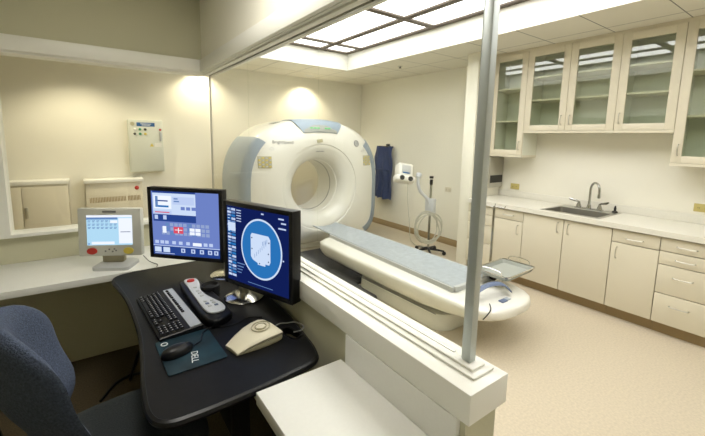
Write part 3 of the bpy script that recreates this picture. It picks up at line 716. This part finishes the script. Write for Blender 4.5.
def screen_scan(t, x0, x1, z0, z1, y):
    s = Screen(x0, x1, z0, z1, y); R = s.rect
    R(0, 0, 1, 1, 'navy', 0)
    for i in range(22):
        v = .03+i*.042; R(.01, v, .075, v+.03, ('steelb', 'pale', 'steelb', 'azure')[i % 4]); R(.082, v, .15, v+.03, ('pale', 'steelb', 'azure')[i % 3])
        R(.02, v+.008, .05, v+.015, 'white', 2)
    R(.02, .22, .15, .33, 'ice', 2)
    for i in range(5): R(.17, .04+i*.035, .25, .052+i*.035, 'pale')
    for i in range(4): R(.17, .74+i*.04, .30-.02*i, .752+i*.04, 'steelb')
    for u, v, w_ in ((.84, .05, .08), (.88, .10, .07), (.84, .165, .06), (.90, .165, .05), (.58, .03, .04), (.9, .55, .02)): R(u, v, u+w_, v+.018, 'pale')
    R(.35, .955, .75, .962, 'steelb')
    s.disc(.57, .49, .325, .385, 'ice', 1, 56); s.disc(.57, .49, .305, .362, 'azure', 2, 56)
    s.poly([(.41, .33), (.43, .30), (.69, .30), (.72, .34), (.72, .62), (.70, .66), (.64, .66), (.64, .69), (.52, .69), (.52, .67), (.44, .64), (.41, .60)], 'ice', 3)
    for i in range(7):
        R(.47+i*.03, .56-i*.03, .475+i*.03, .60-i*.03+.01, 'steelb', 4)
    for i in range(4): R(.60+i*.022, .38-i*.012, .606+i*.022, .43-i*.012, 'steelb', 4)
    for u, v in ((.43, .36), (.43, .50), (.70, .38), (.69, .52), (.69, .62), (.55, .67)): s.disc(u, v, .009, .010, 'ink', 4, 10)
    s.done(t)
monitor(.450, 2.235, .852, math.radians(-46), .465, .415, 'black monitor on the left showing a pale blue control menu', (.22, .04), screen_menu)
monitor(.622, 1.58, .850, math.radians(-70), .455, .408, 'black monitor on the right showing a round scan on dark blue', (-.17, .045), screen_scan)

# small injector display on the white worktop
sd = thing('touch_display', 'small grey touch display with red and yellow buttons on the left worktop', 'display', (.105, 2.66, .75), math.radians(-28))
TM = T(.005, -.02, .205) @ RX(-.06) @ Matrix.Diagonal((1.08, 1.0, 1.12, 1))
b = MB(); b.box((-.165, -.025, -.115), (.165, .02, .145), .008, 0, TM); b.box((-.14, .0205, -.09), (.14, .055, .12), .02, 0, TM); b.build('housing', 'monw', sd)
s = Screen(-.118, .118, -.055, .108, -.026); R = s.rect
R(0, 0, 1, 1, 'lb', 0); R(0, 0, 1, .07, 'white'); R(0, .07, .68, .14, 'steelb'); R(.70, .10, 1, .95, 'white')
R(.74, .55, .96, .57, 'ink', 2)
for r_ in range(3):
    for c in range(7): R(.03+c*.095, .17+r_*.11, .095+c*.095, .19+r_*.11, 'steelb', 2); R(.03+c*.095, .21+r_*.11, .08+c*.095, .225+r_*.11, 'deep', 2)
R(.52, .17, .68, .26, 'white', 3); R(.10, .88, .60, .97, 'white', 2); R(.02, .93, .06, .97, 'steelb', 2)
bmesh.ops.transform(s.b.bm, matrix=TM, verts=s.b.bm.verts); s.done(sd)
for x, c in ((-.095, 'red'), (.095, 'yellow')):
    b = MB(); b.loft([[(x+r*1.25*math.cos(2*PI*k/20), y_, -.087+r*.85*math.sin(2*PI*k/20)) for k in range(20)] for r, y_ in ((.022, -.0255), (.02, -.030), (.008, -.031))], mtx=TM); b.build('button', c, sd)
for x, z in ((-.025, -.088), (-.005, -.078), (.012, -.09), (.022, -.076), (.03, -.085)):
    b = MB(); b.box((x-.004, -.0275, z-.004), (x+.004, -.0252, z+.004), 0, 0, TM); b.build('key', 'text', sd)
b = MB(); b.box((-.035, -.0265, .122), (.035, -.0253, .132), 0, 0, TM); b.build('lettering', 'text', sd)
b = MB(); b.loft([[(x, y, z) for x, y in rrect(-.09+k, -.10+k, .12-k, .08-k, .03)] for k, z in ((0, 0), (0, .018), (.015, .028))]); b.build('foot', 'lgrey', sd)
b = MB(); b.box((-.06, -.02, .027), (.06, .03, .12), .008); b.build('neck', 'beige2', sd)
b = MB(); b.tube(smooth([(.258, 2.62, .80), (.285, 2.60, .765), (.31, 2.57, .7535), (.325, 2.53, .7535), (.315, 2.495, .7535)], 5, False), .0028, 6); o = b.build('cable', 'cable'); tag(o, 'thin grey cable beside the small touch display', 'cable')

# keyboard
kb = thing('keyboard', 'black keyboard with silver key strip on the black desk', 'keyboard', (.255, 1.762, DZ+.0005), math.radians(4))
b = MB(); b.loft([[(x, y, z) for x, y, z in ((-.083, -.235, 0), (.083, -.235, 0), (.083, .235, 0), (-.083, .235, 0))], [(-.083, -.235, .014), (.083, -.235, .024), (.083, .235, .024), (-.083, .235, .014)], [(-.079, -.231, .017), (.079, -.231, .027), (.079, .231, .027), (-.079, .231, .017)]]); b.build('base', 'blackpl', kb)
def kz(x): return .017+(x+.079)*.0633
b = MB(); x0, x1 = .034, .077
b.loft([[(x0, -.228, kz(x0)), (x1, -.228, kz(x1)), (x1, .228, kz(x1)), (x0, .228, kz(x0))], [(x0, -.228, kz(x0)+.003), (x1, -.228, kz(x1)+.003), (x1, .228, kz(x1)+.003), (x0, .228, kz(x0)+.003)]]); b.build('key_strip', 'silver', kb)
kn = 0
def key(x, y, w, d=.0165, lift=0.):
    z = kz(x)+lift; b = MB()
    b.loft([[(x-d/2, y-w/2, z), (x+d/2, y-w/2, z), (x+d/2, y+w/2, z), (x-d/2, y+w/2, z)], [(x-d/2+.002, y-w/2+.002, z+.007), (x+d/2-.002, y-w/2+.002, z+.007), (x+d/2-.002, y+w/2-.002, z+.007), (x-d/2+.002, y+w/2-.002, z+.007)]])
    if w < .03: b.box((x+.0005, y-.0025+.002, z+.0069), (x+.004, y+.0045, z+.0073), 0, 1)
    b.build('key', ['key', 'legend'], kb)
rowx = [-.068+k*.0185 for k in range(6)]
for r_, x in enumerate(rowx):
    # main block runs from y=+.22 (left end) to y=-.06, then cursor block, then number pad
    if r_ == 0:
        y = .225
        for w in (.028, .022, .022, .112, .022, .022, .028):
            key(x, y-w/2, w-.002); y -= w+.0015
    elif r_ < 5:
        y = .225; wl = (.045, .032, .027, .0)[r_-1] if r_ < 5 else 0
        if wl: key(x, y-wl/2, wl-.002); y -= wl
        while y-.0185 > -.045: key(x, y-.00925, .0168); y -= .0185
        key(x, (y-.055)/2, (y+.055)-.002)
    else: continue
    if r_ in (0, 3, 4): 
        for k in range(3): key(x, -.073-k*.0185, .0168)
    elif r_ == 1: key(x, -.0915, .0168)
    for k in range(4):
        key(x, -.150-k*.0195, .0172)
for y in (.20, .17, .15, .13, .11, .08, .06, .04, .02, -.01, -.03, -.05, -.07): key(.047, y, .015, .012, .003)

# scan control box beside the keyboard
cb = thing('scan_control_box', 'black scan control box with pale grey button panel and round black cup', 'control box', (.414, 1.80, DZ+.0005), math.radians(2))
b = MB(); b.prism(smooth([(-.05, -.25), (.045, -.252), (.066, -.20), (.066, -.03), (.055, .10), (.042, .24), (-.035, .25), (-.05, .15)], 4), 0, .036, .008); b.build('base', 'blackpl', cb, 50)
b = MB(); b.prism(smooth([(-.03, -.20), (.035, -.215), (.05, -.15), (.02, -.03), (.012, .06), (.032, .16), (.03, .235), (-.022, .238), (-.03, .14), (-.034, -.02)], 5), .0365, .045, .002); pn = b.build('button_panel', 'panelgrey', cb, 50)
b = MB(); b.loft([[(r*math.cos(2*PI*k/20), .20+r*.8*math.sin(2*PI*k/20), z) for k in range(20)] for r, z in ((.019, .0455), (.017, .054), (.006, .056))]); b.build('stop_button', 'red', pn)
for i, (x, y) in enumerate(((-.01, -.09), (.018, -.095), (-.01, -.12), (.018, -.125), (-.008, -.15), (.02, -.155), (-.005, .02), (-.005, .05), (-.004, .10), (-.005, -.02))):
    b = MB(); b.box((x-.008, y-.007, .0452), (x+.008, y+.007, .049), .002); b.build('button', 'dblue' if i in (2, 5) else 'lgrey', pn)
b = MB(); b.lathe([(.046, 0), (.046, .03), (.044, .055), (.036, .060), (.030, .045)], 26, mtx=T(.062, .07, .0)); b.build('cup', 'blackmat', cb)

# mouse pad and mouse
b = MB(); b.prism([p for p in rrect(-.10, -.125, .10, .125, .012)], 0, .004, .001)
b.text('DELL', .034, T(.0, -.058, .0042) @ RZ(-PI/2-.2), 1); b.tube([(.011*math.cos(2*PI*k/20)-.072, .011*math.sin(2*PI*k/20)+.092, .0042) for k in range(20)], .002, 5, 1, closed=True)
o = b.build('mouse_pad', ['pad', 'textw'], loc=(.275, 1.405, DZ+.0005), rotz=.03); tag(o, 'dark teal mouse pad with white lettering on the black desk', 'mouse pad')
ms = thing('mouse', 'black computer mouse on the teal mouse pad', 'mouse', (.230, 1.40, DZ+.0052), -1.35)
rg = []
for z, k in ((0, .96), (.006, 1.), (.016, .97), (.025, .85), (.031, .60), (.034, .25)):
    rg.append([(.031*k*math.cos(a)*(1-.12*math.sin(a)), .058*k*math.sin(a)-.006*(1-k), z) for a in [2*PI*i/28 for i in range(28)]])
b = MB(); b.loft(rg); b.build('shell', 'blackpl', ms, 60)
b = MB(); b.lathe([(.008, -.0035), (.008, .0035)], 14, mtx=T(0, .032, .024) @ RY(PI/2)); b.build('wheel', 'dark', ms)
b = MB(); b.tube(smooth([(.29, 1.415, DZ+.012), (.32, 1.44, DZ+.0085), (.345, 1.50, DZ+.0085), (.39, 1.525, DZ+.0085), (.44, 1.505, DZ+.004), (.50, 1.51, DZ+.004), (.545, 1.53, DZ+.004), (.60, 1.50, DZ+.004)], 6, False), .0025, 6)
o = b.build('mouse_cable', 'blackpl'); tag(o, 'thin black mouse cable curving over the desk', 'cable')
# beige trackball-like device
bd = thing('pointing_device', 'beige wedge-shaped pointing device with round dial on the black desk', 'pointing device', (.482, 1.327, DZ+.0005), math.radians(12))
prof = [(-.085, .044, .010), (-.065, .050, .020), (-.04, .056, .031), (.0, .066, .042), (.04, .072, .048), (.075, .074, .048), (.098, .070, .042), (.108, .062, .032)]
def sec(x, w, h, zb=0.): return [(x, y*w, z) for y, z in ((-.95, zb), (.95, zb), (1, zb+(h-zb)*.5), (.93, zb+(h-zb)*.85), (.75, h), (0, h+.004), (-.75, h), (-.93, zb+(h-zb)*.85), (-1, zb+(h-zb)*.5))]
b = MB(); b.loft([sec(x, w*.94, h*.55) for x, w, h in prof]); b.build('base', 'beige2', bd, 50)
b = MB(); b.loft([sec(x, w, h, h*.56) for x, w, h in prof]); b.build('top_shell', 'beige', bd, 50)
mt = T(.045, 0, .0525) @ RY(-.10)
for r0 in (.036, .022):
    b = MB(); b.tube([(r0*math.cos(2*PI*k/28), r0*math.sin(2*PI*k/28), .001) for k in range(28)], .0022, 5, mtx=mt, closed=True); b.build('dial_ring', 'beige2', bd)
b = MB(); b.lathe([(.017, -.002), (.017, .003), (.012, .004)], 20, mtx=mt); b.build('dial', 'beige', bd)
b = MB(); b.tube(smooth([(.592, 1.36, DZ+.02), (.63, 1.385, DZ+.014), (.665, 1.39, DZ+.0045), (.700, 1.375, DZ+.0045), (.712, 1.325, DZ+.0045), (.685, 1.30, DZ+.005), (.655, 1.305, DZ+.004)], 6, False), .0028, 6)
o = b.build('cable', 'cable'); tag(o, 'thin grey cable looping from the beige pointing device to the desk opening', 'cable')
b = MB(); b.tube(smooth([(.488, 1.70, DZ+.005), (.498, 1.74, DZ+.0055), (.500, 1.78, DZ+.006), (.497, 1.82, DZ+.006)], 5, False), .005, 6)
o = b.build('cable', 'blackpl'); tag(o, 'short black cable beside the scan control box cup', 'cable')
b = MB(); b.tube(smooth([(.20, 2.80, .006), (.16, 2.66, .008), (.14, 2.52, .05), (.18, 2.42, .25), (.28, 2.38, .50), (.33, 2.30, .70)], 6, False), .008, 6)
b.tube(smooth([(-.02, 2.45, .009), (.08, 2.60, .009), (.20, 2.62, .009), (.30, 2.45, .02), (.34, 2.36, .3), (.36, 2.30, .70)], 6, False), .008, 6)
o = b.build('cable_bundle', 'blackpl'); tag(o, 'loose black cables hanging to the carpet under the desk', 'cables')

# ------------------------------------------------------------------ chair
ch = thing('office_chair', 'blue-grey fabric swivel office chair pulled up to the black desk', 'chair', (.055, 1.39, 0), math.radians(7))
# local +x is the way the chair faces
def blob(cx, cy, cz, pts):
    pass
rg = []
for z, k in ((.455, .86), (.465, .97), (.49, 1.), (.515, .99), (.528, .94), (.534, .80), (.536, .4)):
    rg.append([(.25*k*math.copysign(abs(math.cos(a))**.7, math.cos(a)), .25*k*math.copysign(abs(math.sin(a))**.7, math.sin(a)), z) for a in [2*PI*i/40 for i in range(40)]])
b = MB(); b.loft(rg); b.build('seat', 'seat', ch, 60)
rows = []
def back_pt(u, v, off):
    """u -1..1 across, v 0..1 up the back; rounded top outline, wrapped forward at the sides"""
    wd = .235*(.72+.28*math.sin(min(1, v*1.7)*PI/2)) * (1-.0*v)
    if v > .62: wd *= math.sqrt(max(0., 1-((v-.62)/.40)**2.4))
    y = u*wd; z = .56+.49*v
    x = -.265-.05*(v-.3)**1+.12*(u*wd/.235)**2+.05*math.exp(-((v-.25)/.2)**2)
    return Vector((x+off, y, z))
NU, NV = 20, 22
th = lambda u, v: .034*(max(0., 1-abs(u)**3.2))**.5*(max(0., 1-abs(2*v-1)**6))**.5+.004
for sgn, nm, mm in ((1, 'backrest', 'chair'),):
    bmx = bmesh.new(); F = [[bmx.verts.new(back_pt(-1+2*i/NU, j/NV, th(-1+2*i/NU, j/NV))) for i in range(NU+1)] for j in range(NV+1)]
    B = [[bmx.verts.new(back_pt(-1+2*i/NU, j/NV, -th(-1+2*i/NU, j/NV))) for i in range(NU+1)] for j in range(NV+1)]
    for j in range(NV):
        for i in range(NU):
            bmx.faces.new((F[j][i], F[j][i+1], F[j+1][i+1], F[j+1][i])); bmx.faces.new((B[j][i], B[j+1][i], B[j+1][i+1], B[j][i+1]))
    for j in range(NV):
        bmx.faces.new((F[j][0], F[j+1][0], B[j+1][0], B[j][0])); bmx.faces.new((F[j][NU], B[j][NU], B[j+1][NU], F[j+1][NU]))
    for i in range(NU):
        bmx.faces.new((F[0][i], B[0][i], B[0][i+1], F[0][i+1])); bmx.faces.new((F[NV][i], F[NV][i+1], B[NV][i+1], B[NV][i]))
    bmesh.ops.recalc_face_normals(bmx, faces=bmx.faces[:]); b = MB(); b._merge(bmx); b.build(nm, mm, ch, 70)
b = MB(); b.tube(smooth([(-.05, 0, .43), (-.24, 0, .43), (-.33, 0, .47), (-.315, 0, .62), (-.33, 0, .74)], 5, False), .022, 10); b.build('back_support', 'blackmat', ch)
b = MB(); b.lathe([(.028, .10), (.028, .30), (.02, .30), (.02, .44)], 16); b.box((-.12, -.10, .435), (.12, .10, .454), .005); b.build('column', 'blackmat', ch)
for k in range(5):
    a = 2*PI*k/5; b = MB(); b.tube([(0, 0, .11), (.16*math.cos(a), .16*math.sin(a), .10), (.29*math.cos(a), .29*math.sin(a), .07)], [.032, .026, .018], 8); lg = b.build('base_leg', 'blackmat', ch)
    b = MB(); b.lathe([(.027, -.018), (.027, .018)], 14, mtx=T(.28*math.cos(a), .28*math.sin(a), .028) @ RZ(a) @ RX(PI/2)); b.build('caster', 'blackpl', lg)

# ------------------------------------------------------------------ control room ceiling lamps
def panel_light(x, y, sx, sy, e, label, col=(1, .965, .89)):
    t = thing('ceiling_panel_light', label, 'ceiling light', (x, y, CE), group='control room ceiling lights')
    b = MB(); b.box((-sx/2-.03, -sy/2-.03, -.012), (sx/2+.03, sy/2+.03, -.0005), .002); b.build('frame', 'whitepl', t)
    b = MB(); b.box((-sx/2, -sy/2, -.015), (sx/2, sy/2, -.0125)); b.build('diffuser', emit('panel_lamp', col, e), t)
panel_light(.30, 1.40, .5, .6, 9.5, 'square ceiling light over the computer desk')
world = bpy.data.worlds.new('World'); sc.world = world; world.use_nodes = True
world.node_tree.nodes['Background'].inputs[0].default_value = (1, .97, .9, 1); world.node_tree.nodes['Background'].inputs[1].default_value = .05

# ------------------------------------------------------------------ camera
cam = bpy.data.cameras.new('camera'); co = bpy.data.objects.new('camera', cam); COL.objects.link(co); sc.camera = co
yaw, pitch, roll = math.radians(35.8445), math.radians(7.764), math.radians(-1.17529)
f = Vector((math.sin(yaw)*math.cos(pitch), math.cos(yaw)*math.cos(pitch), -math.sin(pitch))); r = Vector((math.cos(yaw), -math.sin(yaw), 0)); d = f.cross(r)
r2 = r*math.cos(roll)+d*math.sin(roll); d2 = -r*math.sin(roll)+d*math.cos(roll)
m = Matrix((r2, -d2, -f)).transposed().to_4x4(); m.translation = Vector((0, 0, 1.56)); co.matrix_world = m
cam.sensor_width = 36; cam.lens = 369.6077/705*36; cam.shift_y = -(218-189.681)/705; cam.clip_start = .02
vs = sc.view_settings; vs.view_transform = 'Standard'; vs.look = 'None'; vs.gamma = 1; vs.use_curve_mapping = False; vs.exposure = 0.9
